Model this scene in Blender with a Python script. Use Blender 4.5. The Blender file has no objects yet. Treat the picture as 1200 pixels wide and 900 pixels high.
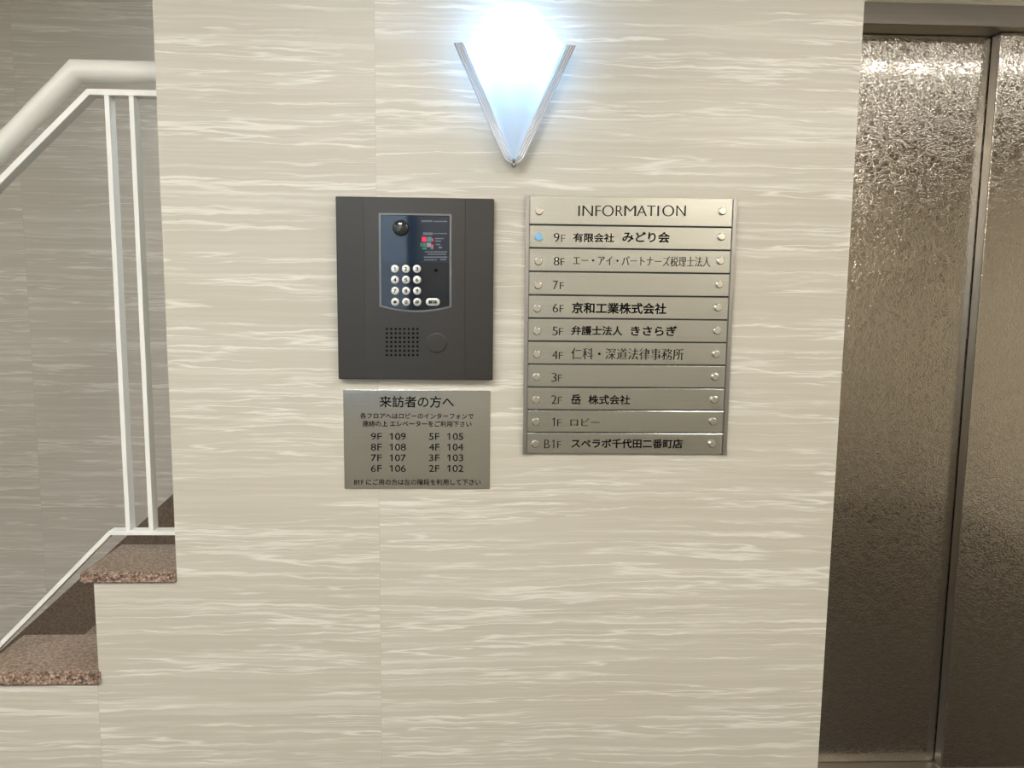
import bpy, bmesh, math, random
from math import sin, cos, tan, radians, pi
from mathutils import Vector, Matrix
from mathutils.geometry import delaunay_2d_cdt

# ------------------------------------------------------------------ camera
S = bpy.context.scene
COL = S.collection
F_PX = 880.0
PITCH, YAW, ROLL = radians(6.587), radians(-2.148), radians(0.609)
CAM = Vector((0.0, -1.42, 1.425))
fw = Vector((-sin(YAW)*cos(PITCH), cos(YAW)*cos(PITCH), -sin(PITCH)))
rt = fw.cross(Vector((0, 0, 1))).normalized()
up = rt.cross(fw)
RT = cos(ROLL)*rt + sin(ROLL)*up
UP = -sin(ROLL)*rt + cos(ROLL)*up
cam = bpy.data.cameras.new('camera')
cam.sensor_width = 36.0
cam.lens = F_PX/1200*36
cam.clip_start = 0.02
co = bpy.data.objects.new('camera', cam)
COL.objects.link(co)
M = Matrix((RT, UP, -fw)).transposed().to_4x4()
M.translation = CAM
co.matrix_world = M
S.camera = co

# ------------------------------------------------------------------ world, exposure
S.view_settings.view_transform = 'Standard'
S.view_settings.look = 'None'
S.view_settings.gamma = 1.0
S.view_settings.use_curve_mapping = False
S.view_settings.exposure = 0.0
W = bpy.data.worlds.new('world')
S.world = W
W.use_nodes = True
W.node_tree.nodes['Background'].inputs[0].default_value = (0.9, 0.95, 1, 1)
W.node_tree.nodes['Background'].inputs[1].default_value = 0.05
# strengths of the lamps (their own builders use these)
STRIP_POWER = 7.0
PANEL_POWER = 46.0
BULB_POWER = 60.0
STAIR_POWER = 15.0
SHADE_GLOW = 0.36
DAYLIGHT = 1.5
WARM = (1.0, 0.965, 0.925)
COOL = (0.62, 0.80, 1.0)
CEIL = 2.50

# ------------------------------------------------------------------ measuring helpers
def P(px, py, y=0.0):
    """point of the plane at depth y seen at photo pixel px,py"""
    d = fw + RT*((px-600)/F_PX) + UP*((450-py)/F_PX)
    return CAM + d*((y-CAM.y)/d.y)
def X(px, py, y=0.0): return P(px, py, y).x
def Z(px, py, y=0.0): return P(px, py, y).z
def rect(tl, tr, br, bl, y):
    a, b, c, d = (P(*q, y) for q in (tl, tr, br, bl))
    return (a.x+d.x)/2, (b.x+c.x)/2, (c.z+d.z)/2, (a.z+b.z)/2      # x0 x1 z0 z1

# ------------------------------------------------------------------ node helpers
def mat(name):
    m = bpy.data.materials.new(name); m.use_nodes = True
    nt = m.node_tree
    return m, nt, nt.nodes['Principled BSDF']
def simple(name, col, rough=0.5, metal=0.0, spec=0.5, emit=None, es=0):
    m, nt, b = mat(name)
    b.inputs['Base Color'].default_value = (*col, 1)
    b.inputs['Roughness'].default_value = rough
    b.inputs['Metallic'].default_value = metal
    b.inputs['Specular IOR Level'].default_value = spec
    if emit:
        b.inputs['Emission Color'].default_value = (*emit, 1)
        b.inputs['Emission Strength'].default_value = es
    return m
class N:
    def __init__(s, nt): s.nt = nt
    def new(s, t, **kw):
        n = s.nt.nodes.new(t)
        for k, v in kw.items(): setattr(n, k, v)
        return n
    def link(s, a, b): s.nt.links.new(a, b)
    def val(s, inp, v):
        if hasattr(v, 'is_linked') or isinstance(v, bpy.types.NodeSocket): s.link(v, inp)
        else: inp.default_value = v
    def math(s, op, a, b=0.0, c=0.0, clamp=False):
        n = s.new('ShaderNodeMath', operation=op); n.use_clamp = clamp
        s.val(n.inputs[0], a); s.val(n.inputs[1], b); s.val(n.inputs[2], c)
        return n.outputs[0]
    def xyz(s, x, y, z):
        n = s.new('ShaderNodeCombineXYZ')
        for i, v in enumerate((x, y, z)): s.val(n.inputs[i], v)
        return n.outputs[0]
    def noise(s, vec, scale, detail=2, rough=0.5, dist=0.0):
        n = s.new('ShaderNodeTexNoise')
        s.link(vec, n.inputs['Vector'])
        n.inputs['Scale'].default_value = scale
        n.inputs['Detail'].default_value = detail
        n.inputs['Roughness'].default_value = rough
        n.inputs['Distortion'].default_value = dist
        return n.outputs['Fac']
    def ramp(s, f, stops, interp='LINEAR'):
        n = s.new('ShaderNodeValToRGB'); s.link(f, n.inputs[0])
        n.color_ramp.interpolation = interp
        e = n.color_ramp.elements
        while len(e) < len(stops): e.new(0.5)
        for q, (p, c) in zip(e, stops):
            q.position = p
            q.color = (c, c, c, 1) if isinstance(c, (int, float)) else (*c, 1)
        return n.outputs[0]
    def mix(s, f, a, b, mode='MIX'):
        n = s.new('ShaderNodeMix', data_type='RGBA', blend_type=mode)
        s.val(n.inputs[0], f)
        for i, v in ((6, a), (7, b)):
            if isinstance(v, tuple): n.inputs[i].default_value = (*v, 1)
            else: s.link(v, n.inputs[i])
        return n.outputs[2]
    def smooth(s, v, a, b):
        n = s.new('ShaderNodeMapRange', interpolation_type='SMOOTHSTEP')
        s.val(n.inputs[0], v); n.inputs[1].default_value = a; n.inputs[2].default_value = b
        return n.outputs[0]

def marble(name, base, dark, vein, joints=(), rough=0.3, dens=1.0, seed=0.0):
    m, nt, b = mat(name); g = N(nt)
    tc = g.new('ShaderNodeTexCoord'); sp = g.new('ShaderNodeSeparateXYZ')
    g.link(tc.outputs['Object'], sp.inputs[0])
    u = g.math('ADD', sp.outputs[0], g.math('MULTIPLY', sp.outputs[1], 0.93)); z = sp.outputs[2]
    off = seed
    line = None
    for i, xj in enumerate(joints):
        st = g.math('GREATER_THAN', u, xj)
        off = g.math('ADD', g.math('MULTIPLY', st, 3.37+i), off)
        l = g.math('LESS_THAN', g.math('ABSOLUTE', g.math('SUBTRACT', u, xj)), 0.0007)
        line = l if line is None else g.math('MAXIMUM', line, l)
    def vec(sx, sz, w=0.0):
        return g.xyz(g.math('MULTIPLY', u, sx), g.math('ADD', off, w), g.math('MULTIPLY', z, sz))
    warp = g.noise(vec(2.2, 4.0, 9.1), 1.0, 3)
    zz = g.math('ADD', z, g.math('MULTIPLY', g.math('SUBTRACT', warp, 0.5), 0.022))
    jit = g.noise(vec(14.0, 26.0, 12.3), 1.0, 3, 0.65)       # small wobble of the veins
    zz = g.math('ADD', zz, g.math('MULTIPLY', g.math('SUBTRACT', jit, 0.5), 0.010))
    def vecw(sx, sz, w=0.0):
        return g.xyz(g.math('MULTIPLY', u, sx), g.math('ADD', off, w), g.math('MULTIPLY', zz, sz))
    bands = g.noise(vecw(0.7, 13*dens), 1.0, 4, 0.6)
    col = g.mix(g.ramp(bands, [(0.33, 0.0), (0.68, 1.0)]), dark, base)
    grain = g.noise(vecw(1.6, 190*dens, 2.0), 1.0, 3, 0.65)
    col = g.mix(g.math('MULTIPLY', g.ramp(grain, [(0.42, 0.0), (0.75, 1.0)]), 0.24), col, vein)
    # flat white streaks with tapering ends: thresholded, strongly stretched noise
    for (sx, sz, w, lo, hi, amt) in ((0.75, 36*dens, 3.0, 0.585, 0.73, 0.65), (1.3, 80*dens, 5.5, 0.57, 0.74, 0.6)):
        n = g.noise(vecw(sx, sz, w), 1.0, 4, 0.62)
        col = g.mix(g.math('MULTIPLY', g.ramp(n, [(lo, 0.0), (hi, 1.0)]), amt), col, vein)
    # hair-thin crests: contour lines of another stretched noise
    for (sx, sz, w, th, lo, hi, amt) in ((0.7, 15*dens, 4.0, 0.018, 0.42, 0.50, 0.95), (0.9, 27*dens, 8.5, 0.020, 0.44, 0.53, 0.85), (1.2, 40*dens, 13.5, 0.024, 0.47, 0.56, 0.7)):
        n = g.noise(vecw(sx, sz, w), 1.0, 4, 0.6)
        d = g.math('ABSOLUTE', g.math('SUBTRACT', n, 0.5))
        ln = g.math('SUBTRACT', 1.0, g.smooth(d, 0.0, th))
        mk = g.ramp(g.noise(vec(1.9, 17*dens, w+20), 1.0, 2), [(lo, 0.0), (hi, 1.0)])
        col = g.mix(g.math('MULTIPLY', g.math('MULTIPLY', ln, mk), amt), col, vein)
    if line is not None:
        col = g.mix(g.math('MULTIPLY', line, 0.35), col, tuple(c*0.8 for c in dark))
    g.link(col, b.inputs['Base Color'])
    b.inputs['Roughness'].default_value = rough
    b.inputs['Specular IOR Level'].default_value = 0.45
    return m

def granite(name, tint, rough=0.25, bump=0.0, con=1.0):
    m, nt, b = mat(name); g = N(nt)
    tc = g.new('ShaderNodeTexCoord'); o = tc.outputs['Object']
    def t(c): return tuple(c[i]*tint[i] for i in range(3))
    n1 = g.noise(o, 150, 3, 0.7)
    col = g.ramp(n1, [(0.30, t((0.06, 0.042, 0.033))), (0.43, t((0.20, 0.135, 0.095))), (0.54, t((0.32, 0.225, 0.165))), (0.70, t((0.46, 0.36, 0.29)))])
    v = g.new('ShaderNodeTexVoronoi'); g.link(o, v.inputs['Vector']); v.inputs['Scale'].default_value = 260
    sc = g.new('ShaderNodeSeparateColor'); g.link(v.outputs['Color'], sc.inputs[0])
    col = g.mix(g.math('MULTIPLY', g.math('GREATER_THAN', sc.outputs[0], 0.80), 0.75*con), col, t((0.03, 0.024, 0.022)))
    col = g.mix(g.math('MULTIPLY', g.math('GREATER_THAN', sc.outputs[1], 0.86), 0.6*con), col, t((0.62, 0.52, 0.45)))
    col = g.mix(1-con, col, t((0.27, 0.19, 0.14)))
    g.link(col, b.inputs['Base Color'])
    b.inputs['Roughness'].default_value = rough
    if bump:
        bp = g.new('ShaderNodeBump'); bp.inputs['Strength'].default_value = bump; bp.inputs['Distance'].default_value = 0.004
        g.link(n1, bp.inputs['Height']); g.link(bp.outputs[0], b.inputs['Normal'])
    return m

def brushed(name, col, rough=0.3, sx=3.0, sz=700.0, amt=0.10, bump=0.06, aniso=0.0):
    m, nt, b = mat(name); g = N(nt)
    tc = g.new('ShaderNodeTexCoord'); sp = g.new('ShaderNodeSeparateXYZ'); g.link(tc.outputs['Object'], sp.inputs[0])
    v = g.xyz(g.math('MULTIPLY', sp.outputs[0], sx), g.math('MULTIPLY', sp.outputs[1], sx), g.math('MULTIPLY', sp.outputs[2], sz))
    n = g.noise(v, 1.0, 3, 0.6)
    c = g.mix(n, tuple(x*(1-amt) for x in col), tuple(min(1, x*(1+amt)) for x in col))
    g.link(c, b.inputs['Base Color'])
    b.inputs['Metallic'].default_value = 1.0
    g.link(g.math('ADD', rough-0.05, g.math('MULTIPLY', n, 0.1)), b.inputs['Roughness'])
    if aniso:                                 # grain runs level, so reflections smear up and down
        b.inputs['Anisotropic'].default_value = aniso
        tg = g.new('ShaderNodeCombineXYZ'); tg.inputs[0].default_value = 1.0
        g.link(tg.outputs[0], b.inputs['Tangent'])
    bp = g.new('ShaderNodeBump'); bp.inputs['Strength'].default_value = bump; bp.inputs['Distance'].default_value = 0.001
    g.link(n, bp.inputs['Height']); g.link(bp.outputs[0], b.inputs['Normal'])
    return m

def etched(name, col, rough=0.25):
    """elevator door sheet with a swirling vibration finish"""
    m, nt, b = mat(name); g = N(nt)
    tc = g.new('ShaderNodeTexCoord'); o = tc.outputs['Object']
    n1 = g.noise(o, 34, 2, 0.5, 2.0)
    n2 = g.noise(o, 62, 2, 0.5, 1.5)
    def lines(n, w): return g.math('SUBTRACT', 1.0, g.smooth(g.math('ABSOLUTE', g.math('SUBTRACT', n, 0.5)), 0.0, w))
    h = g.math('ADD', lines(n1, 0.07), lines(n2, 0.08))
    c = g.mix(g.math('MULTIPLY', h, 0.6, clamp=True), tuple(x*0.88 for x in col), col)
    g.link(c, b.inputs['Base Color'])
    b.inputs['Metallic'].default_value = 1.0
    b.inputs['Roughness'].default_value = rough
    bp = g.new('ShaderNodeBump'); bp.inputs['Strength'].default_value = 0.30; bp.inputs['Distance'].default_value = 0.00045
    g.link(h, bp.inputs['Height']); g.link(bp.outputs[0], b.inputs['Normal'])
    return m

# ------------------------------------------------------------------ mesh helpers
def link(name, me, m=None, parent=None):
    o = bpy.data.objects.new(name, me); COL.objects.link(o)
    if m: me.materials.append(m)
    if parent: o.parent = parent
    return o
def obj(name, bm, m=None, parent=None, smooth=False, bevel=0.0, segs=2):
    bmesh.ops.recalc_face_normals(bm, faces=bm.faces)
    me = bpy.data.meshes.new(name); bm.to_mesh(me); bm.free()
    if smooth:
        for p in me.polygons: p.use_smooth = True
    o = link(name, me, m, parent)
    if bevel:
        md = o.modifiers.new('bevel', 'BEVEL'); md.width = bevel; md.segments = segs; md.limit_method = 'ANGLE'; md.angle_limit = radians(40)
    return o
def add_box(bm, x0, x1, y0, y1, z0, z1):
    vs = [bm.verts.new((x, y, z)) for x in (x0, x1) for y in (y0, y1) for z in (z0, z1)]
    for f in ((0,1,3,2), (4,6,7,5), (0,4,5,1), (2,3,7,6), (0,2,6,4), (1,5,7,3)):
        bm.faces.new([vs[i] for i in f])
def box(x0, x1, y0, y1, z0, z1):
    bm = bmesh.new(); add_box(bm, x0, x1, y0, y1, z0, z1); return bm
def add_prism(bm, pts, y0, y1):
    a = [bm.verts.new((x, y0, z)) for x, z in pts]
    b = [bm.verts.new((x, y1, z)) for x, z in pts]
    n = len(pts)
    bm.faces.new(a); bm.faces.new(b[::-1])
    for i in range(n): bm.faces.new((a[i], b[i], b[(i+1) % n], a[(i+1) % n]))
def prism(pts, y0, y1):
    bm = bmesh.new(); add_prism(bm, pts, y0, y1); return bm
def add_ring(bm, outer, inner, y0, y1):
    n = len(outer)
    vo = [[bm.verts.new((x, y, z)) for x, z in outer] for y in (y0, y1)]
    vi = [[bm.verts.new((x, y, z)) for x, z in inner] for y in (y0, y1)]
    for i in range(n):
        j = (i+1) % n
        bm.faces.new((vo[0][i], vo[0][j], vi[0][j], vi[0][i]))
        bm.faces.new((vo[1][i], vi[1][i], vi[1][j], vo[1][j]))
        bm.faces.new((vo[0][i], vo[1][i], vo[1][j], vo[0][j]))
        bm.faces.new((vi[0][i], vi[0][j], vi[1][j], vi[1][i]))
def sweep(path, section, y, cut=None):
    """sweep a section (across, depth) along a path in the x-z plane with mitred corners"""
    bm = bmesh.new(); rings = []
    pts = [Vector(p) for p in path]
    for i, p in enumerate(pts):
        d0 = (pts[i]-pts[i-1]).normalized() if i else None
        d1 = (pts[i+1]-pts[i]).normalized() if i < len(pts)-1 else None
        d0 = d0 or d1; d1 = d1 or d0
        t = (d0+d1).normalized(); n = Vector((-t.y, t.x)); k = 1/max(0.3, t.dot(d0))
        ring = [Vector((p.x+n.x*a*k, y+b, p.y+n.y*a*k)) for a, b in section]
        if cut is not None and i in (0, len(pts)-1):      # end the strip level at height cut
            for v in ring:
                s = (cut-v.z)/t.y; v.x += t.x*s; v.z = cut
        rings.append([bm.verts.new(v) for v in ring])
    m = len(section)
    for r0, r1 in zip(rings, rings[1:]):
        for i in range(m): bm.faces.new((r0[i], r0[(i+1) % m], r1[(i+1) % m], r1[i]))
    bm.faces.new(rings[0][::-1]); bm.faces.new(rings[-1])
    return bm
def circ(r, n=24): return [(r*cos(2*pi*i/n), r*sin(2*pi*i/n)) for i in range(n)]
def flat(t, w): return [(-t/2, -w/2), (t/2, -w/2), (t/2, w/2), (-t/2, w/2)]
def disc_pts(cx, cz, r, n=24): return [(cx+r*cos(2*pi*i/n), cz+r*sin(2*pi*i/n)) for i in range(n)]
def add_button(bm, cx, cz, rx, y_back, y_front, n=24, dome=0.25, straight=0.0):
    """a round (or oval) cap facing the lobby: rim, rounded shoulder and slightly domed face"""
    prof = [(1.0, y_back), (1.0, y_front+(y_back-y_front)*0.35), (0.93, y_front+(y_back-y_front)*0.10), (0.80, y_front), (0.40, y_front-(y_back-y_front)*dome*0.3)]
    rings = []
    for k, y in prof:
        ring = []
        for i in range(n):
            a = 2*pi*i/n
            sx = straight*(1 if cos(a) > 0 else -1)
            ring.append(bm.verts.new((cx+sx+rx*k*cos(a), y, cz+rx*k*sin(a))))
        rings.append(ring)
    for r0, r1 in zip(rings, rings[1:]):
        for i in range(n): bm.faces.new((r0[i], r0[(i+1) % n], r1[(i+1) % n], r1[i]))
    bm.faces.new(rings[-1]); bm.faces.new(rings[0][::-1])
def tag(o, label=None, cat=None, group=None, kind=None):
    if label: o['label'] = label
    if cat: o['category'] = cat
    if group: o['group'] = group
    if kind: o['kind'] = kind
    return o
def empty(name, loc):
    o = bpy.data.objects.new(name, None); COL.objects.link(o); o.empty_display_size = 0.05
    o.location = loc; return o
def under(o, parent):
    """parent keeping the world place (parents here are only moved, never turned)"""
    bpy_p = Vector((0, 0, 0)); q = parent
    while q: bpy_p += q.location; q = q.parent
    o.parent = parent
    o.data.transform(Matrix.Translation(-bpy_p)) if o.data else None
    return o

# ------------------------------------------------------------------ lettering
def glyph_mesh(text, bold=0.0, thin=0.0, shear=0.0):
    c = bpy.data.curves.new('text', 'FONT'); c.body = text; c.size = 1.0; c.resolution_u = 4
    o = bpy.data.objects.new('text', c); COL.objects.link(o)
    dg = bpy.context.evaluated_depsgraph_get(); dg.update()
    cv = o.evaluated_get(dg).to_curve(dg)
    polys = []
    for sp in cv.splines:
        bp = sp.bezier_points; pts = []
        n = len(bp)
        for i in range(n):
            a, b = bp[i], bp[(i+1) % n]
            p0, p1, p2, p3 = (Vector(q[:2]) for q in (a.co, a.handle_right, b.handle_left, b.co))
            stp = 1 if (p1-p0).cross(p3-p0) == 0 and (p2-p0).cross(p3-p0) == 0 else 4
            for k in range(stp):
                t = k/stp
                q = p0*(1-t)**3 + p1*3*t*(1-t)**2 + p2*3*t*t*(1-t) + p3*t**3
                if not pts or (q-pts[-1]).length > 1e-4: pts.append(q)
        if len(pts) > 2 and (pts[0]-pts[-1]).length < 1e-4: pts.pop()
        if n == 4 and '1' in text and abs((pts[0]-pts[1]).length-0.098) < 0.003:   # give the plain bar its flag
            xl, xr, zb, zt = (f(v[k] for v in pts) for f, k in ((min, 0), (max, 0), (min, 1), (max, 1)))
            fl = [Vector(v) for v in ((xr, zt), (xr-0.075, zt), (xl-0.15, zt-0.125), (xl-0.15, zt-0.215), (xl, zt-0.115), (xl, zb), (xr, zb))]
            ar = sum(pts[i-1].cross(pts[i]) for i in range(4))
            pts = fl if ar*sum(fl[i-1].cross(fl[i]) for i in range(7)) > 0 else fl[::-1]
        if len(pts) > 2: polys.append(pts)
    o.evaluated_get(dg).to_curve_clear()
    # sign: the outline with the largest area is an outer one
    def area(p): return sum(p[i-1].cross(p[i]) for i in range(len(p)))/2
    sg = 1 if max((area(p) for p in polys), key=abs) > 0 else -1
    loops = []
    for p in polys:
        n = len(p); q = []
        for i in range(n):
            d0 = (p[i]-p[i-1]).normalized(); d1 = (p[(i+1) % n]-p[i]).normalized()
            t = d0+d1
            t = t.normalized() if t.length > 1e-6 else d1
            nn = Vector((t.y, -t.x))*sg; k = min(1.6, 1/max(0.4, t.dot(d1)))
            q.append(p[i] + nn*bold*k - Vector((0, nn.y*thin*k)))
        loops.append(q)
    bpy.data.objects.remove(o); bpy.data.curves.remove(c)
    vs = [v for q in loops for v in q]; ed = []; k = 0
    for q in loops:
        ed += [(k+i, k+(i+1) % len(q)) for i in range(len(q))]; k += len(q)
    bb = [(min(v.x for v in q), max(v.x for v in q), min(v.y for v in q), max(v.y for v in q)) for q in loops]
    ov, _, of, _, _, _ = delaunay_2d_cdt(vs, ed, [], 1, 1e-6)
    def inside(p):
        w = 0
        for q, (a, b, c_, d) in zip(loops, bb):
            if not (a <= p.x <= b and c_ <= p.y <= d): continue
            for i in range(len(q)):
                u, v = q[i-1], q[i]
                if (u.y <= p.y) != (v.y <= p.y):
                    x = u.x+(p.y-u.y)/(v.y-u.y)*(v.x-u.x)
                    if x > p.x: w += 1 if v.y > u.y else -1
        return w*sg > 0
    fs = [f for f in of if inside(sum((ov[i] for i in f), Vector((0, 0)))/len(f))]
    used = sorted({i for f in fs for i in f}); ix = {v: i for i, v in enumerate(used)}
    me = bpy.data.meshes.new('glyphs')
    me.from_pydata([(ov[i].x+shear*ov[i].y, ov[i].y, 0) for i in used], [], [[ix[i] for i in f] for f in fs])
    return me
def add_text(bm, text, x0, x1, z0, z1, y, depth=0.0003, **kw):
    """letters fitted into the box x0..x1, z0..z1, standing proud of the plane y"""
    me = glyph_mesh(text, **kw)
    xs = [v.co.x for v in me.vertices]; zs = [v.co.y for v in me.vertices]
    a, b, c, d = min(xs), max(xs), min(zs), max(zs)
    for v in me.vertices:
        v.co = (x0+(v.co.x-a)/(b-a)*(x1-x0), y-depth, z0+(v.co.y-c)/(d-c)*(z1-z0))
    bm.from_mesh(me); bpy.data.meshes.remove(me)
def px_text(bm, text, l, t, r, b_, y, **kw):
    add_text(bm, text, X(l, (t+b_)/2, y), X(r, (t+b_)/2, y), Z((l+r)/2, b_, y), Z((l+r)/2, t, y), y, **kw)
def letter_obj(bm, m, parent, name='lettering'):
    me = bpy.data.meshes.new(name); bm.to_mesh(me); bm.free()
    return under(link(name, me, m), parent)

# ------------------------------------------------------------------ materials
XJ = X(442.5, 400); XJ2 = X(117, 850)
M_wall = marble('beige_marble', (0.575, 0.543, 0.452), (0.535, 0.500, 0.410), (0.775, 0.75, 0.665), (XJ, XJ2-0.0), 0.38)
M_back = marble('grey_beige_marble', (0.59, 0.55, 0.48), (0.54, 0.50, 0.43), (0.76, 0.73, 0.66), (X(36, 400, 1.1)+1.1*0.93,), 0.12, 1.0, 5.0)
M_other = marble('lobby_marble', (0.60, 0.55, 0.45), (0.52, 0.47, 0.37), (0.74, 0.70, 0.6), (), 0.35, 1.0, 11.0)
M_ceil = simple('white_ceiling', (0.82, 0.79, 0.72), 0.8)
M_floor = granite('dark_floor_granite', (0.16, 0.17, 0.18), 0.30)
M_slab = granite('red_brown_granite', (1.06, 1.09, 1.08), 0.20, 0.0, 0.55)
M_split = granite('split_granite_edge', (1.05, 1.0, 0.98), 0.6, 0.5, 1.0)
M_skirt = granite('grey_brown_granite', (0.72, 0.76, 0.78), 0.25, 0.0, 0.45)
M_white = simple('white_painted_steel', (0.85, 0.85, 0.81), 0.35)
M_vinyl = simple('cream_vinyl_handrail', (0.82, 0.81, 0.74), 0.35)
M_door = etched('etched_stainless', (0.76, 0.71, 0.635), 0.06)
M_frame = brushed('brown_stainless', (0.31, 0.28, 0.25), 0.3, 3.0, 400)
M_edge = brushed('door_edge_steel', (0.34, 0.31, 0.27), 0.35, 400, 3.0)
M_plate = brushed('brushed_stainless', (0.60, 0.615, 0.60), 0.20, aniso=0.5)
M_plate2 = brushed('brushed_notice_steel', (0.62, 0.64, 0.63), 0.20, aniso=0.5)
M_rail = brushed('grey_steel_rail', (0.40, 0.38, 0.36), 0.35)
M_gap = simple('dark_board_back', (0.05, 0.045, 0.04), 0.6)
M_chrome = simple('chrome', (0.78, 0.77, 0.74), 0.12, 1.0)
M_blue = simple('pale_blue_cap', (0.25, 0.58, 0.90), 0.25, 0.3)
M_ink = simple('black_ink', (0.004, 0.004, 0.004), 0.8, 0, 0.05)
M_ink2 = simple('engraved_grey_ink', (0.016, 0.015, 0.014), 0.8, 0, 0.1)
M_body = simple('dark_bronze_metal', (0.037, 0.034, 0.031), 0.42, 0.35)
M_body2 = simple('dark_bronze_front', (0.040, 0.037, 0.034), 0.40, 0.35)
M_bezel = simple('grey_bezel', (0.16, 0.17, 0.18), 0.35, 0.6)
M_glass = simple('navy_panel_glass', (0.006, 0.011, 0.020), 0.06)
M_win = simple('blue_camera_window', (0.010, 0.022, 0.045), 0.04)
M_btn = simple('silver_button', (0.72, 0.71, 0.66), 0.3, 0.55)
M_black = simple('black_hole', (0.004, 0.004, 0.004), 0.9, 0, 0.1)
M_print = simple('pale_print', (0.14, 0.17, 0.21), 0.6)
M_silver = simple('sconce_silver', (0.62, 0.65, 0.69), 0.3, 0.5)
M_bulb = simple('lit_bulb', (1, 1, 1), 0.5, 0, 0.5, (0.22, 0.50, 1.0), BULB_POWER)
M_strip = simple('lit_strip_diffuser', (0.9, 0.9, 0.9), 0.5, 0, 0.5, WARM, STRIP_POWER)
M_stair = simple('lit_stairwell_diffuser', (0.9, 0.9, 0.9), 0.5, 0, 0.5, (0.74, 0.87, 1.0), STAIR_POWER)
M_panel = simple('lit_panel_diffuser', (0.9, 0.9, 0.9), 0.5, 0, 0.5, WARM, PANEL_POWER)
def make_shade():
    m = bpy.data.materials.new('frosted_glass_shade'); m.use_nodes = True
    nt = m.node_tree; g = N(nt); nt.nodes.remove(nt.nodes['Principled BSDF'])
    out = nt.nodes['Material Output']
    tr = g.new('ShaderNodeBsdfTranslucent'); tr.inputs[0].default_value = (0.68, 0.68, 0.66, 1)
    gl = g.new('ShaderNodeBsdfGlossy'); gl.inputs[0].default_value = (0.85, 0.92, 1, 1); gl.inputs['Roughness'].default_value = 0.15
    em = g.new('ShaderNodeEmission'); em.inputs[0].default_value = (*COOL, 1); em.inputs[1].default_value = SHADE_GLOW
    tc = g.new('ShaderNodeTexCoord')
    n = g.noise(tc.outputs['Object'], 160, 3, 0.6)
    bp = g.new('ShaderNodeBump'); bp.inputs['Strength'].default_value = 0.5; bp.inputs['Distance'].default_value = 0.002
    g.link(n, bp.inputs['Height'])
    for s in (tr, gl): g.link(bp.outputs[0], s.inputs['Normal'])
    mx = g.new('ShaderNodeMixShader'); mx.inputs[0].default_value = 0.12
    g.link(tr.outputs[0], mx.inputs[1]); g.link(gl.outputs[0], mx.inputs[2])
    ad = g.new('ShaderNodeAddShader'); g.link(mx.outputs[0], ad.inputs[0]); g.link(em.outputs[0], ad.inputs[1])
    g.link(ad.outputs[0], out.inputs['Surface'])
    return m
M_shade = make_shade()

# ------------------------------------------------------------------ the setting
TH = 0.16                                    # thickness of the front wall and of its stepped curb
YB = 1.10                                    # back wall of the stairwell
YD = 0.72                                    # face of the far elevator panel
xa = (X(180.5, 40)+X(207, 676))/2            # left end of the main wall
xb = (X(1013.3, 1)+X(958, 898))/2            # right end of the main wall
YS = -0.008
z1t, z1b = Z(150, 671, YS), Z(150, 684, YS)  # upper slab
z2t, z2b = Z(60, 788, YS), Z(60, 804, YS)    # lower slab
xr1 = X(112.5, 730)                          # riser under the upper slab
xn1 = X(93, 677, YS)                         # its nosing
RUN = 0.215; RISE = z1t-z2t
pts = [(xa, CEIL), (xa, z1b), (xr1, z1b), (xr1, z2b)]
x, z = xr1, z2b
while z-RISE > 0.02:
    x -= RUN; pts.append((x, z)); z -= RISE; pts.append((x, z))
pts += [(x-RUN, z), (x-RUN, 0.0), (xb, 0.0), (xb, CEIL)]
wall = tag(obj('wall_front', prism(pts, 0.0, TH), M_wall), kind='structure')
XL, XR, YR = -3.4, 3.3, -2.3
tag(obj('floor', box(XL, XR, YR, 1.6, -0.1, 0.0), M_floor), kind='structure')
tag(obj('ceiling', box(XL, XR, YR, 1.6, CEIL, CEIL+0.1), M_ceil), kind='structure')
tag(obj('wall_back', box(XL, xb-0.14, YB, YB+0.1, 0, CEIL), M_back), kind='structure')
tag(obj('wall_left', box(XL-0.1, XL, YR, 1.6, 0, CEIL), M_other), kind='structure')
tag(obj('wall_right', box(XR, XR+0.1, YR, 1.6, 0, CEIL), M_other), kind='structure')
tag(obj('wall_rear', box(XL, XR, YR-0.1, YR, 0, CEIL), M_other), kind='structure')
tag(obj('wall_return', box(xb-0.14, xb, TH, 1.2, 0, CEIL), M_wall), kind='structure')

# daylit entrance window behind the photographer, mirrored in the intercom glass
wn = empty('window_1', (-0.85, YR, 1.05)); tag(wn, label='daylit entrance window in the rear wall', kind='structure')
bm = bmesh.new()
for q in ((-1.36, -1.32, 1.05, 2.2), (-0.37, -0.33, 1.05, 2.2), (-1.32, -0.37, 1.05, 1.09), (-1.32, -0.37, 2.16, 2.2), (-0.87, -0.83, 1.09, 2.16)):
    add_box(bm, q[0], q[1], YR+0.0005, YR+0.04, q[2], q[3])
under(obj('window_frame', bm, M_rail), wn)
under(obj('pane', box(-1.32, -0.37, YR+0.005, YR+0.015, 1.09, 2.16), simple('daylit_pane', (0.6, 0.7, 0.8), 0.1, 0, 0.5, (0.62, 0.80, 1.0), DAYLIGHT)), wn)

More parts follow.
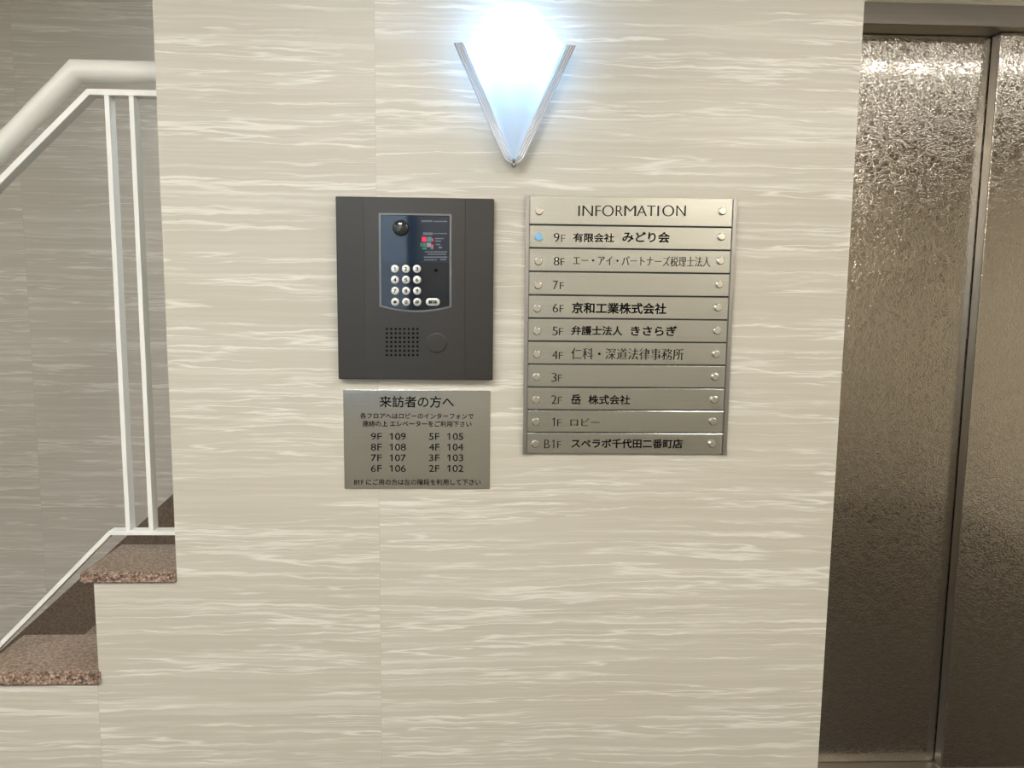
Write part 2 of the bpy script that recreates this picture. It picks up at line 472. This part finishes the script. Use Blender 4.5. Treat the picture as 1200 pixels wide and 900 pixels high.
# elevator: opening, two sliding panels, header and sill
zd = Z(1075, 43, YD)                         # top of the far panel
yf = YD-0.075                                # face of the frame
YN = YD-0.038                                # face of the near panel
zh0, zh1 = Z(1050, 28.5, yf), Z(1100, 4, yf)
xs = X(1152, 300, YN)                        # leading edge of the near panel
XE = xb+0.03
XW = xs+0.62
bm = box(xb, XR, yf+0.012, yf+0.10, zh1-0.002, CEIL)
add_box(bm, XW+0.06, XR, yf+0.012, yf+0.10, 0, zh1-0.002)
tag(obj('wall_elevator', bm, M_other), kind='structure')
bm = box(xb, XW+0.06, yf, YD+0.03, zh0, zh1); add_box(bm, XW, XW+0.06, yf, YD+0.03, 0, zh0)
add_box(bm, xb, XE, yf, YD+0.03, 0, zh0)
tag(obj('trim_1', bm, M_frame, bevel=0.0015), label='brown stainless frame around the elevator doors', kind='structure')
bm = box(xb, XW+0.06, YD-0.045, YD+0.05, 0.0, Z(1020, 893, YD))
tag(obj('trim_2', bm, M_edge, bevel=0.001), label='steel sill under the elevator doors', kind='structure')
zs = Z(1020, 893, YD)+0.001
door = empty('door_1', ((xb+XW)/2, YD, 0.0)); tag(door, label='two-panel sliding elevator door of etched stainless steel', kind='structure')
bm = box(XE, xs+0.03, YD, YD+0.03, zs, zh0-0.001)
far = under(obj('door_panel', bm, M_door, bevel=0.001), door); far['label'] = 'far sliding panel, left one beside the beige wall'
bm = box(xs, XW-0.001, YN, YD-0.004, zs, zh0-0.001)
near = under(obj('door_panel', bm, M_door, bevel=0.0015), door); near['label'] = 'near sliding panel at the right picture edge'
bm = box(xs-0.0015, xs-0.0002, YN+0.002, YD-0.005, zs, zh0-0.002)
e = under(obj('edge_strip', bm, M_edge), near); e['label'] = 'dark leading edge of the near door panel'

# stairwell: sloped skirting on the back wall and the treads behind the curb
ya = YB-0.015
A, B = P(0, 763, ya), P(207, 575, ya)
sl = (B.z-A.z)/(B.x-A.x)
def sk(x): return A.z+(x-A.x)*sl
x0, x1 = A.x-0.25, B.x+0.95
tag(obj('baseboard_back', prism([(x0, sk(x0)), (x0, sk(x0)-0.34), (x1, sk(x1)-0.34), (x1, sk(x1))], ya, YB), M_skirt), kind='structure',
    label='sloping granite skirting on the stairwell wall')
st = empty('staircase', (xn1, TH, 0.0))
tag(st, 'shaded granite staircase climbing behind the stepped marble wall', 'stairs')
k0 = 4
for k in range(-4, k0+1):
    zt = z1t-0.10-k*RISE; xn = xn1+0.01-k*RUN
    if zt < 0.05: continue
    under(obj('tread', box(xn, xn+RUN+0.02, TH+0.002, ya-0.001, zt-0.03, zt), M_skirt, bevel=0.002), st)
    under(obj('riser', box(xn+0.015, xn+0.03, TH+0.002, ya-0.001, max(0.0, zt-RISE), zt-0.03), M_skirt), st)

# ------------------------------------------------------------------ granite slabs on the curb
def slab(name, x0, x1, z0, z1, label):
    bm = box(x0, x1, YS, TH, z0, z1)
    bmesh.ops.bevel(bm, geom=[e for e in bm.edges], offset=0.003, segments=2, affect='EDGES')
    o = obj(name, bm, M_slab); o.data.materials.append(M_split)      # polished faces, rough split front
    for p in o.data.polygons: p.material_index = 1 if p.normal.y < -0.5 else 0
    return tag(o, label, 'stair slab', 'granite slabs on the stepped curb')
slab('stair_slab', xn1, xa-0.0005, z1b+0.0003, z1t, 'upper red-brown granite slab butting against the end of the beige wall')
slab('stair_slab', xn1-RUN, xr1+0.004, z2b+0.0003, z2t, 'lower red-brown granite slab on the step nearest the bottom left corner')

# ------------------------------------------------------------------ railing
yr = 0.075; yfr = yr-0.013
def path(ps, y): return [(P(a, b, y).x, P(a, b, y).z) for a, b in ps]
def horiz(p):                                # level the last run
    p = [list(q) for q in p]; p[-1][1] = p[-2][1]; return p
rail = empty('stair_railing', (xn1, yr, z1t)); tag(rail, 'white steel stair railing with cream round handrail beside the wall end', 'railing')
def ext(p, d=0.75):                          # carry the slope on down the stairs
    a, b = Vector(p[0]), Vector(p[1]); q = a+(a-b).normalized()*d
    return [q[:]]+p
XQ = xa+0.05
hp = horiz(path([(0, 175), (89.5, 83), (190, 83)], yr)); hp[-1][0] = XQ
r_h = (P(40, 134, yr)-P(40, 134+12.8, yr)).length
under(obj('handrail', sweep(ext(hp), circ(r_h, 32), yr), M_vinyl, smooth=False), rail)
hr = [o for o in COL.objects if o.name == 'handrail'][0]
for p in hr.data.polygons: p.use_smooth = len(p.vertices) == 4
hr.modifiers.new('edges', 'EDGE_SPLIT').split_angle = radians(25)
tp = horiz(path([(0, 210.5), (103, 107.5), (190, 107.5)], yfr)); tp[-1][0] = XQ
under(obj('top_rail', sweep(ext(tp), flat(0.0112, 0.026), yr), M_white, bevel=0.0008), rail)
bp_ = horiz(path([(0, 755.5), (128, 625), (200, 625)], yfr)); bp_[-1][0] = XQ
under(obj('bottom_rail', sweep(ext(bp_), flat(0.0085, 0.026), yr), M_white, bevel=0.0008), rail)
for (a, b, c, d) in ((124.4, 112, 149.5, 620), (153.8, 112, 176, 620)):
    xm = (X(a, b, yfr)+X(c, d, yfr))/2
    under(obj('baluster', box(xm-0.0045, xm+0.0045, yr-0.012, yr+0.012, bp_[-1][1]+0.003, tp[-1][1]-0.004), M_white, bevel=0.0006), rail)

# ------------------------------------------------------------------ intercom
yb = -0.020
x0, x1, z0, z1 = rect((392.3, 231), (578.7, 231.7), (577.7, 444.5), (397.3, 445.3), yb)
ic = empty('intercom', ((x0+x1)/2, 0, z0)); tag(ic, 'dark bronze intercom panel with keypad and navy screen on the marble wall', 'intercom')
under(obj('housing', box(x0, x1, yb, -0.0005, z0, z1), M_body, bevel=0.0018), ic)
sa = (X(427, 340, yb)); sb = X(545, 340, yb)
yc = yb-0.0012
under(obj('front_panel', box(sa, sb, yc, yb-0.00002, z0+0.001, z1-0.001), M_body2, bevel=0.0008), ic)
def ic_px(l, t, r, b): return X(l, (t+b)/2, yc), X(r, (t+b)/2, yc), Z((l+r)/2, b, yc), Z((l+r)/2, t, yc)
def shield(l, t, r, b, sag, n=16):
    a, c, d, e = ic_px(l, t, r, b); s = Z((l+r)/2, b, yc)-Z((l+r)/2, b+sag, yc)
    p = [(a, e), (c, e)]
    for i in range(n+1):
        q = 1-2*i/n
        p.append(((a+c)/2+q*(c-a)/2, d-s*(1-q*q)))
    return p
bez_o = shield(444.3, 250.3, 529.2, 359.5, 6.2); bez_i = shield(446.6, 252.4, 526.7, 358.2, 5.6)
bm = bmesh.new(); add_ring(bm, bez_o, bez_i, yc-0.0016, yc-0.00002)
under(obj('bezel', bm, M_bezel, bevel=0.0004), ic)
yg = yc-0.0008
scr = under(obj('screen_glass', prism(bez_i, yg, yc-0.00003), M_glass), ic)
scr['label'] = 'navy glass panel behind the keypad'
a, c, d, e = ic_px(447.5, 253.5, 525.8, 307.5)
win = under(obj('camera_window', box(a, c, yg-0.0004, yg-0.00002, d, e), M_win), scr)
a, c, d, e = ic_px(460.5, 258, 479.2, 277)
bm = bmesh.new(); add_button(bm, (a+c)/2, (d+e)/2, (c-a)/2, yg-0.0003, yg-0.005, 32, 1.2)
lens = under(obj('camera_lens', bm, simple('dark_lens_dome', (0.045, 0.046, 0.045), 0.07, 0.6), smooth=True), scr)
# coloured sticker and the fine print beside it
bm_mats = [simple('red_patch', (0.75, 0.01, 0.09), 0.4), simple('teal_patch', (0.03, 0.22, 0.22), 0.4), simple('green_patch', (0.02, 0.17, 0.11), 0.4), simple('grey_patch', (0.22, 0.25, 0.33), 0.4)]
bm = bmesh.new(); order = []
for (l, t, r, b, mi) in ((494.3, 277.6, 500.2, 283.4, 0), (500.9, 277.6, 505.8, 283.4, 1), (506.2, 279.5, 508, 283, 0), (492.6, 284.6, 495.4, 289, 2), (495.8, 284.6, 499.6, 289.4, 2), (500.2, 284.6, 505.2, 289.6, 3), (505.4, 286.6, 508, 290.4, 0), (495, 290.2, 500, 292.4, 2), (504.6, 290.2, 508, 292.4, 2)):
    a, c, d, e = ic_px(l, t, r, b); n0 = len(bm.faces); add_box(bm, a, c, yg-0.0008, yg-0.0005, d, e)
    order += [mi]*6
o = obj('colour_sticker', bm, bm_mats[0])
for q in bm_mats[1:]: o.data.materials.append(q)
for p, mi in zip(o.data.polygons, order): p.material_index = mi
under(o, scr); o['label'] = 'small red and green patched sticker'
bm = bmesh.new(); rnd = random.Random(4)
for (l, r, y0, y1) in ((494, 507, 258.3, 260), (508.5, 524, 258.9, 260.2), (496, 507, 272.5, 275.5), (508, 524, 273.3, 274.3), (510, 520, 279, 280.2), (510, 517, 282, 283.2), (511, 516, 286, 287.3), (514, 518, 289, 291), (498, 524, 294.6, 296), (501, 523, 297.4, 298.6), (497, 524, 300.6, 302.2), (497, 512, 304, 305.2), (516, 523, 303.6, 305)):
    x = l
    while x < r:
        w = rnd.uniform(1.0, 2.2); a, c, d, e = ic_px(x, y0, min(x+w, r), y1)
        add_box(bm, a, c, yg-0.0007, yg-0.00045, d, e); x += w+0.35
under(obj('fine_print', bm, M_print), scr)
# keypad
xs_ = (462.8, 475.7, 488.7); ys_ = (315.1, 327.9, 340.9, 353.9)
keys = '123456789*0#'
bsc = (P(475, 330, yc)-P(476, 330, yc)).length
for i, ch in enumerate(keys):
    px, py = xs_[i % 3]+0.12*(i//3), ys_[i//3]
    q = P(px, py, yc); r = 4.75*bsc
    bm = bmesh.new(); add_button(bm, q.x, q.z, r, yg-0.00002, yg-0.0022)
    kb = under(obj('key', bm, M_btn, smooth=True), ic)
    bm = bmesh.new(); h = 2.3*bsc; w = {'1': 0.9, '*': 2.2, '#': 2.4}.get(ch, 1.75)*bsc
    add_text(bm, ch, q.x-w, q.x+w, q.z-h*(0.9 if ch == '*' else 1), q.z+h, yg-0.0025, 0.0004, bold=0.03)
    letter_obj(bm, M_ink, kb, 'digit')
q = P(507.3, 353.9, yc)
bm = bmesh.new(); add_button(bm, q.x, q.z, 4.6*bsc, yg-0.00002, yg-0.0022, 32, 0.25, 3.7*bsc)
kb = under(obj('release_key', bm, M_btn, smooth=True), ic); kb['label'] = 'oval silver key right of the bottom keypad row'
bm = bmesh.new(); add_text(bm, '解除', q.x-5.4*bsc, q.x+5.4*bsc, q.z-2.6*bsc, q.z+2.6*bsc, yg-0.0025, 0.0004, bold=0.03)
letter_obj(bm, M_ink, kb)
q = P(511, 316.8, yc); bm = prism(disc_pts(q.x, q.z, 1.8*bsc, 16), yg-0.0002, yg-0.00002)
under(obj('indicator_lens', bm, M_black), scr)
# loudspeaker holes and round blank cover
bm = bmesh.new()
for i in range(8):
    for j in range(7):
        q = P(453.4+i*5.13, 385.5+j*5.1, yc)
        add_prism(bm, disc_pts(q.x, q.z, 1.45*bsc, 12), yc-0.00015, yc-0.00002)
g_ = under(obj('speaker_grille', bm, M_black), ic); g_['label'] = 'square grid of black loudspeaker holes'
q = P(511.5, 402, yc); bm = bmesh.new(); add_button(bm, q.x, q.z, 12.2*bsc, yc-0.00002, yc-0.0016, 40, 0.05)
under(obj('round_cover', bm, M_body2), ic)

# ------------------------------------------------------------------ notice plate
yp = -0.003
x0, x1, z0, z1 = rect((401.7, 457.5), (574.5, 456.7), (574.2, 572), (404, 573.7), yp)
nt_ = empty('notice_plate', ((x0+x1)/2, 0, z0)); tag(nt_, 'brushed steel visitor notice plate directly under the dark intercom', 'sign')
under(obj('plate', box(x0, x1, yp, -0.0003, z0, z1), M_plate2, bevel=0.0005), nt_)
bm = bmesh.new()
def np_text(s, l, t, r, b, **kw): px_text(bm, s, 390+l/6, 445+t/6, 390+r/6, 445+b/6, yp, **kw)
np_text('来訪者の方へ', 328, 114, 852, 196, bold=0.012)
np_text('各フロアへはロビーのインターフォンで', 192, 234, 990, 276, bold=0.014)
np_text('連絡の上 エレベーターをご利用下さい', 208, 289, 975, 331, bold=0.014)
for i, (f1, n1, f2, n2) in enumerate((('9F', '109', '5F', '105'), ('8F', '108', '4F', '104'), ('7F', '107', '3F', '103'), ('6F', '106', '2F', '102'))):
    t = 375+75*i; b = t+48
    np_text(f1, 268, t, 344, b, bold=0.004); np_text(n1, 400, t, 513, b, bold=0.004)
    np_text(f2, 677, t, 749, b, bold=0.004); np_text(n2, 805, t, 917, b, bold=0.004)
np_text('B1F にご用の方は左の階段を利用して下さい', 150, 699, 1040, 741, bold=0.014)
letter_obj(bm, M_ink, nt_)

# ------------------------------------------------------------------ directory board
yq = -0.007
x0, x1, z0, z1 = rect((615.9, 231), (863.7, 231), (850.8, 532.8), (612.8, 532), yq)
db = empty('directory_board', ((x0+x1)/2, 0, z0)); tag(db, 'stainless floor directory board of stacked name plates right of the intercom', 'sign')
under(obj('backing', box(x0+0.002, x1-0.002, -0.003, -0.0003, z0+0.001, z1-0.001), M_gap), db)
wr = 4.6*bsc
for a, b in ((x0, x0+wr), (x1-wr, x1)):
    under(obj('side_rail', box(a, b, yq-0.004, -0.0003, z0-0.0005, z1), M_rail, bevel=0.0006), db)
seps = [231.2, 263.2, 290.5, 318, 345.6, 372.8, 399.8, 426.7, 453.7, 480.3, 506.7, 532.3]
zz = [Z(620, s, yq) for s in seps]
zz[0] = z1; zz[-1] = z0
A1 = lambda l, t, r, b: (600+l/4.286, 220+t/4.286, 600+r/4.286, 220+b/4.286)
A2 = lambda l, t, r, b: (600+l/4.286, 380+t/4.286, 600+r/4.286, 380+b/4.286)
G = dict(bold=0.022); B_ = dict(bold=0.026); MI = dict(bold=0.011, thin=0.024); NUM = dict(bold=-0.001, thin=0.016)
rows = [
 ('INFORMATION heading plate at the top', [('I', A1(333, 90, 341, 142), NUM), ('N', A1(354, 90, 407, 142), NUM), ('F', A1(419, 90, 447, 142), NUM), ('O', A1(453, 88, 511, 144), NUM), ('R', A1(521, 90, 558, 142), NUM), ('M', A1(564, 90, 623, 142), NUM), ('A', A1(626, 90, 678, 142), NUM), ('T', A1(678, 90, 721, 142), NUM), ('I', A1(730, 90, 738, 142), NUM), ('O', A1(755, 88, 815, 144), NUM), ('N', A1(825, 90, 873, 142), NUM)], (137, 117), (1060, 117), A1),
 ('ninth floor name plate', [('9', A1(210, 228, 238, 272), NUM), ('F', A1(246, 237, 266, 272), NUM), ('有限会社', A1(307, 228, 513, 274), G), ('みどり会', A1(555, 221, 793, 276), B_)], (135, 247), (1055, 245), A1),
 ('eighth floor name plate in thin serif lettering', [('8', A1(210, 348, 238, 390), NUM), ('F', A1(244, 355, 264, 390), NUM), ('エー・アイ・パートナーズ税理士法人', A1(307, 343, 997, 394), MI)], (133, 370), (1050, 367), A1),
 ('blank seventh floor name plate', [('7', A1(205, 467, 232, 510), NUM), ('F', A1(240, 475, 259, 510), NUM)], (131, 490), (1045, 485), A1),
 ('sixth floor name plate', [('6', A1(205, 583, 232, 626), NUM), ('F', A1(239, 590, 259, 625), NUM), ('京和工業株式会社', A1(300, 577, 775, 634), B_)], (127, 607), (1037, 602), A1),
 ('fifth floor name plate', [('5', A2(203, 12, 230, 55), NUM), ('F', A2(236, 20, 256, 55), NUM), ('弁護士法人', A2(297, 8, 555, 56), G), ('きさらぎ', A2(597, 8, 828, 58), B_)], (126, 35), (1033, 33), A2),
 ('fourth floor name plate in serif lettering', [('4', A2(202, 132, 230, 175), NUM), ('F', A2(235, 140, 255, 175), NUM), ('仁科・深道法律事務所', A2(297, 121, 862, 178), MI)], (125, 152), (1027, 150), A2),
 ('blank third floor name plate', [('3', A2(198, 245, 225, 289), NUM), ('F', A2(231, 253, 251, 288), NUM)], (123, 267), (1022, 265), A2),
 ('second floor name plate', [('2', A2(198, 357, 225, 400), NUM), ('F', A2(230, 365, 250, 400), NUM), ('岳', A2(297, 351, 346, 403), B_), ('株式会社', A2(383, 355, 593, 403), G)], (122, 382), (1018, 380), A2),
 ('first floor name plate', [('1', A2(201, 470, 215, 512), NUM), ('F', A2(227, 478, 247, 512), NUM), ('ロビー', A2(293, 473, 440, 511), MI)], (120, 492), (1012, 490), A2),
 ('basement floor name plate at the bottom', [('B', A2(162, 580, 189, 622), NUM), ('1', A2(200, 580, 213, 622), NUM), ('F', A2(227, 588, 247, 622), NUM), ('スペラボ千代田二番町店', A2(297, 576, 857, 623), B_)], (118, 603), (1008, 603), A2),
]
gap = 0.0011
for i, (lab, texts, sl_, sr_, AA) in enumerate(rows):
    pl = under(obj('name_plate', box(x0+wr+0.0004, x1-wr-0.0004, yq, -0.0031, zz[i+1]+gap, zz[i]-(gap if i else 0)), M_plate, bevel=0.0007), db)
    pl['label'] = lab
    bm = bmesh.new()
    for s, bx, kw in texts: px_text(bm, s, *bx, yq, **kw)
    lt = letter_obj(bm, M_ink2 if i in (0, 3, 7) else M_ink, pl)
    for sxy in (sl_, sr_):
        p_ = AA(sxy[0], sxy[1], 0, 0); q = P(p_[0], p_[1], yq-0.006)
        bm = bmesh.new(); add_button(bm, q.x, q.z, 4.7*bsc, yq-0.00002, yq-0.0065, 28, 0.05)
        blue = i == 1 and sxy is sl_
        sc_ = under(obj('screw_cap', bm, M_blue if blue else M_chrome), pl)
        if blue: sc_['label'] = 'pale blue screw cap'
        for p in sc_.data.polygons: p.use_smooth = len(p.vertices) == 4
        sc_.modifiers.new('edges', 'EDGE_SPLIT').split_angle = radians(12)

# ------------------------------------------------------------------ wall sconce
ys = -0.03
sc = empty('wall_sconce', (X(602, 100), 0, Z(602, 195))); tag(sc, 'lit shield-shaped frosted glass sconce with ribbed silver frame on the wall', 'wall lamp')
cor_l, cor_r, tip = P(536.5, 53, ys), P(668.5, 51.5, ys), P(602, 190, ys)
xc = tip.x; wx = (cor_r.x-cor_l.x)/2; zt = (cor_l.z+cor_r.z)/2; ztip = tip.z
dv = Vector((wx-8*wx/66, zt-(ztip+8*wx/66))).normalized()
ra = 8*wx/66/dv.y                            # rounding of the point
zc_ = ztip+8*wx/66+ra*dv.x
vp = [(xc-wx, zt)]
ph = math.atan2(dv.x, dv.y)                  # half the angle of the V
for i in range(13):
    a = pi+ph+(pi-2*ph)*i/12
    vp.append((xc+ra*cos(a), zc_+ra*sin(a)))
vp.append((xc+wx, zt))
def offset_path(p, dlt):
    v = [Vector(q) for q in p]; o = []
    for i in range(len(v)):
        d0 = (v[i]-v[i-1]).normalized() if i else (v[1]-v[0]).normalized()
        d1 = (v[i+1]-v[i]).normalized() if i < len(v)-1 else d0
        t = (d0+d1).normalized(); n = Vector((-t.y, t.x)); o.append(tuple(v[i]+n*dlt/max(0.4, t.dot(d0))))
    return o
fr = under(obj('frame', sweep(vp, [(-0.0075, -0.001), (0.0075, -0.005), (0.0075, 0.004), (-0.0075, 0.004)], ys, zt), M_silver), sc)
fr['label'] = 'V-shaped ribbed silver frame'
for dd in (-0.006, -0.002, 0.002, 0.006):
    o = obj('rib', sweep(offset_path(vp, dd), circ(0.0016, 10), ys-0.003-dd*0.28, zt), M_silver, smooth=True); under(o, fr)
bm = bmesh.new(); bmesh.ops.create_uvsphere(bm, u_segments=16, v_segments=10, radius=0.0048)
q = P(602.5, 193.5, ys)
bmesh.ops.translate(bm, verts=bm.verts, vec=(xc, ys-0.002, vp[7][1]-0.0100))
add_box(bm, xc-0.0022, xc+0.0022, ys-0.006, ys+0.004, vp[7][1]-0.0065, vp[7][1]+0.004)
under(obj('finial', bm, M_rail, smooth=True), sc)
# glass: fan of rays from the point up to an ogee top edge
half = [(0.0, 2), (14, 4), (24, 9), (31, 17), (37, 27), (43, 36), (49, 44), (54, 49), (58.5, 51.5)]
xcp = 602.5
top = [(xcp-a, b) for a, b in half[::-1]]+[(xcp+a, b) for a, b in half[1:]]
def top_depth(a):                             # how far the rim of the glass stands forward there
    u = max(-0.999, min(0.999, (a-xcp)/58.6)); return ys-0.072*(1-u*u)**0.6
topw = [(P(a, b, top_depth(a)).x, P(a, b, top_depth(a)).z) for a, b in top]
nu = len(topw); nv = 22
bm = bmesh.new(); grid = []
for j in range(nv+1):
    v = j/nv; row = []
    for i, (tx, tz) in enumerate(topw):
        u = (tx-xc)/(topw[-1][0]-xc); u = max(-0.999, min(0.999, u))
        bx, bz = xc+u*0.005, ztip+0.004
        bulge = (0.010+0.062*v**0.9)*(1-u*u)**0.6
        ripple = 0.0018*sin(9*pi*v)*(1-u*u) if 0.28 < v < 0.62 else 0.0
        row.append(bm.verts.new((bx+(tx-bx)*v, ys-bulge-ripple, bz+(tz-bz)*v)))
    grid.append(row)
for a, b in zip(grid, grid[1:]):
    for i in range(nu-1): bm.faces.new((a[i], a[i+1], b[i+1], b[i]))
under(obj('glass_shade', bm, M_shade, smooth=True), sc)
bm = bmesh.new(); bmesh.ops.create_uvsphere(bm, u_segments=20, v_segments=12, radius=0.018)
for v in bm.verts: v.co.z *= 2.0
bmesh.ops.translate(bm, verts=bm.verts, vec=(xc, -0.050, Z(602, 45, -0.050)))
under(obj('bulb', bm, M_bulb, smooth=True), sc)
under(obj('wall_bracket', box(xc-0.012, xc+0.012, -0.034, -0.0005, Z(602, 128), Z(602, 105)), M_silver, bevel=0.002), sc)

# ------------------------------------------------------------------ ceiling lamps of the lobby
def ceiling_light(x0, x1, y0, y1, m, label):
    t = empty('ceiling_light', ((x0+x1)/2, (y0+y1)/2, CEIL)); tag(t, label, 'ceiling light', 'lobby ceiling lights')
    bm = bmesh.new(); w = 0.015
    for a in ((x0-w, x0, y0-w, y1+w), (x1, x1+w, y0-w, y1+w), (x0, x1, y0-w, y0), (x0, x1, y1, y1+w)):
        add_box(bm, *a, CEIL-0.022, CEIL-0.0005)
    under(obj('light_frame', bm, M_white), t)
    under(obj('diffuser', box(x0, x1, y0, y1, CEIL-0.016, CEIL-0.001), m), t)
ceiling_light(0.9, 3.1, -0.69, -0.55, M_strip, 'long ceiling strip lamp mirrored at the top of the elevator doors')
ceiling_light(-0.75, -0.15, -2.1, -1.7, M_panel, 'square ceiling panel lamp over the lobby facing the intercom')
ceiling_light(-2.2, -1.6, -2.1, -1.7, M_panel, 'square ceiling panel lamp over the lobby near the stairs')
ceiling_light(1.0, 1.6, -2.15, -1.75, M_panel, 'square ceiling panel lamp over the lobby facing the elevator')
ceiling_light(-0.35, 0.15, 0.40, 0.90, M_stair, 'ceiling lamp of the stairwell hidden behind the beige wall')
